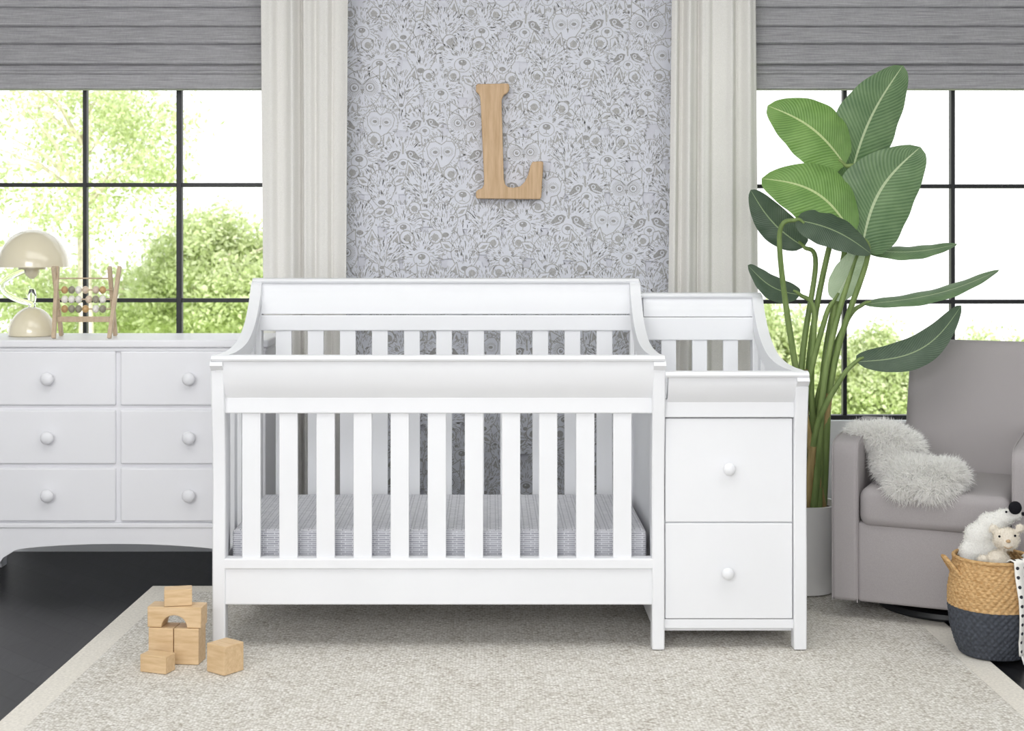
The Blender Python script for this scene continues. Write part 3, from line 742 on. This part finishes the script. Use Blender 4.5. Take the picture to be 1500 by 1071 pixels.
# plush dog (behind): body, sloping head with muzzle pointing up-right, black ear
E=[(at(1440,806,4.395),(.060,.038,.055)),(at(1436,786,4.395),(.048,.036,.045)),(at(1452,768,4.395),(.044,.034,.036)),(at(1470,758,4.39),(.030,.028,.026)),(at(1486,754,4.385),(.022,.020,.018)),(at(1420,812,4.39),(.030,.030,.045))]
X=[ell('ear',at(1487,744,4.362),(.020,.010,.020),M_plushb),ell('nose',at(1499,753,4.38),(.006,.006,.006),M_plushb),ell('eye',at(1474,750,4.362),(.0035,.003,.0035),M_plushb)]
plush('plush_dog',E,M_plush,X,.005,.005,5000)
# plush bear (front)
E=[(at(1474,790,4.315),(.038,.030,.034)),(at(1455,775,4.318),(.014,.008,.014)),(at(1494,774,4.318),(.014,.008,.014)),(at(1476,798,4.290),(.019,.014,.014)),(at(1462,822,4.32),(.036,.028,.032)),(at(1440,820,4.31),(.018,.014,.014))]
X=[ell('nose',at(1477,793,4.275),(.007,.005,.005),M_tan),ell('eye_l',at(1464,786,4.287),(.0035,.003,.0035),M_plushb),ell('eye_r',at(1487,785,4.287),(.0035,.003,.0035),M_plushb),
   tube('mouth',[at(1471,801,4.276),at(1477,804,4.275),at(1483,801,4.276)],.0012,M_tan,6)]
plush('plush_bear',E,M_plushc,X,.004,.004,4000,it=5)
# ---------------------------------------------------------------- outside
t=NT('foliage',.8,(200,215,150),.1); gi=t.n('ShaderNodeNewGeometry')
c=t.ramp(gi.outputs['Random Per Island'],[(0,(182,196,140)),(.5,(208,217,172)),(1,(232,237,208))])  # leaf tints paled, overexposure and haze put into the colour
t.l(c,t.b.inputs['Base Color']); tr=t.n('ShaderNodeBsdfTranslucent'); t.l(c,tr.inputs['Color']); ms=t.n('ShaderNodeMixShader'); ms.inputs[0].default_value=.5
out=[n for n in t.t.nodes if n.type=='OUTPUT_MATERIAL'][0]; t.l(t.b.outputs[0],ms.inputs[1]); t.l(tr.outputs[0],ms.inputs[2]); t.l(ms.outputs[0],out.inputs['Surface']); M_fol=t.m
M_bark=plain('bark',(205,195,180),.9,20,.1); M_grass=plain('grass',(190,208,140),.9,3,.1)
box('lawn',-22,22,7.5,42,-3.5,-3.4,M_grass,0)
def tree(name,c,R,ncl,nleaf,ls=.11):
    c=np.array(c);R=np.array(R); v,f=tubegeo([(c[0],c[1],-3.38),(c[0],c[1],-3.1),(c[0]+.1,c[1],-1.5),(c[0],c[1],c[2]-R[2]*.3),(c[0]+.1,c[1],c[2]+R[2]*.5)],[.15,.14,.10,.06,.02],8)
    mi=[1]*len(f)
    for k in range(9):
        a=rng.uniform(0,6.28); e=c+R*np.array([math.cos(a)*.8,math.sin(a)*.8,rng.uniform(-.4,.7)]); s=(c[0],c[1],c[2]+R[2]*rng.uniform(-.7,.2))
        v2,f2=tubegeo([s,tuple((np.array(s)+e)/2+[0,0,.1]),tuple(e)],[.03,.018,.006],6); b=len(v); v+=v2; f+=[tuple(b+i for i in q) for q in f2]; mi+=[1]*len(f2)
    d=rng.normal(0,1,(ncl,3)); d/=np.linalg.norm(d,axis=1)[:,None]; cc=c+d*R*(rng.uniform(.2,1,ncl)**.5)[:,None]
    P=np.repeat(cc,nleaf,0)+rng.normal(0,.17*R.mean()/1.3,(ncl*nleaf,3))
    n=len(P); a=rng.normal(0,1,(n,3)); a/=np.linalg.norm(a,axis=1)[:,None]; b_=np.cross(a,rng.normal(0,1,(n,3))); b_/=np.linalg.norm(b_,axis=1)[:,None]
    s=ls*rng.uniform(.5,1,n)[:,None]; Q=np.stack([P-a*s,P-b_*s*.5,P+a*s,P+b_*s*.5],1).reshape(-1,3); b0=len(v)
    v=v+Q.tolist(); f=f+[(b0+4*i,b0+4*i+1,b0+4*i+2,b0+4*i+3) for i in range(n)]; mi=mi+[0]*n
    return mesh(name,v,f,[M_fol,M_bark],mi)
def TC(px,py,Y): return tuple(W(px,py,Y))
tree('tree',TC(120,225,16),(1.25,1.0,1.1),64,130,.045)
tree('tree.001',TC(325,425,18),(1.0,.9,.9),90,220,.055)
tree('tree.002',TC(170,455,19),(1.7,1.0,.75),90,170,.055)
tree('tree.003',TC(-120,330,17),(1.1,1,1.5),60,130,.05)
tree('tree.004',TC(1150,550,20),(.8,.8,1.0),80,200,.055)
tree('tree.005',TC(1300,570,20),(.75,.8,.8),80,200,.055)
tree('tree.006',TC(1440,580,22),(1.0,.8,1.1),50,150,.06)
tree('tree.007',TC(1750,420,20),(1.6,1,1.6),50,120,.09)
tree('tree.008',TC(-420,420,20),(1.8,1,1.6),50,120,.09)
# ---------------------------------------------------------------- world + lights
w=bpy.data.worlds.new('World'); sc.world=w; w.use_nodes=True; nt=w.node_tree; bg=nt.nodes['Background']
tc=nt.nodes.new('ShaderNodeTexCoord'); sp=nt.nodes.new('ShaderNodeSeparateXYZ'); nt.links.new(tc.outputs['Generated'],sp.inputs[0])
rp=nt.nodes.new('ShaderNodeValToRGB'); rp.color_ramp.elements[0].position=.0; rp.color_ramp.elements[0].color=(1,1,1,1); rp.color_ramp.elements[1].position=.9; rp.color_ramp.elements[1].color=(.86,.93,1,1)
nt.links.new(sp.outputs[2],rp.inputs['Fac']); nt.links.new(rp.outputs['Color'],bg.inputs['Color']); bg.inputs['Strength'].default_value=1.6
def area(name,loc,target,sx,sy,power,c=(1,1,1)):
    l=bpy.data.lights.new(name,'AREA'); l.shape='RECTANGLE'; l.size=sx; l.size_y=sy; l.energy=power; l.color=c
    o=bpy.data.objects.new(name,l); col.objects.link(o); o.location=loc; o.rotation_euler=(Vector(target)-Vector(loc)).to_track_quat('-Z','Y').to_euler(); return o
area('softbox_light',(-1.2,-.6,2.35),(0.1,4.8,.7),2.6,1.2,100)
area('overhead_fill',(0.2,3.7,2.56),(0.2,4.1,0),4.2,2.0,62)  # added overhead fill lamp, brightens the curtains and back wall
s=bpy.data.lights.new('sun','SUN'); s.energy=5; s.angle=math.radians(3); s.color=(1,.98,.93); o=bpy.data.objects.new('sun',s); col.objects.link(o); o.rotation_euler=(math.radians(42),0,math.radians(12)); o.location=(0,-3,8)
# ---------------------------------------------------------------- camera
cd=bpy.data.cameras.new('camera'); cam=bpy.data.objects.new('camera',cd); col.objects.link(cam); cam.location=(0,0,H); cam.rotation_euler=(math.radians(90),0,0)
cd.sensor_width=36; cd.sensor_fit='HORIZONTAL'; cd.lens=F/1500*36; cd.shift_x=32/1500; cd.shift_y=-190.5/1500; cd.clip_end=200
cd.dof.use_dof=True; cd.dof.focus_distance=4.9; cd.dof.aperture_fstop=6.0
sc.camera=cam
try:
    sc.view_settings.view_transform='Standard'; sc.view_settings.look='None'
except Exception as ex: print(ex)
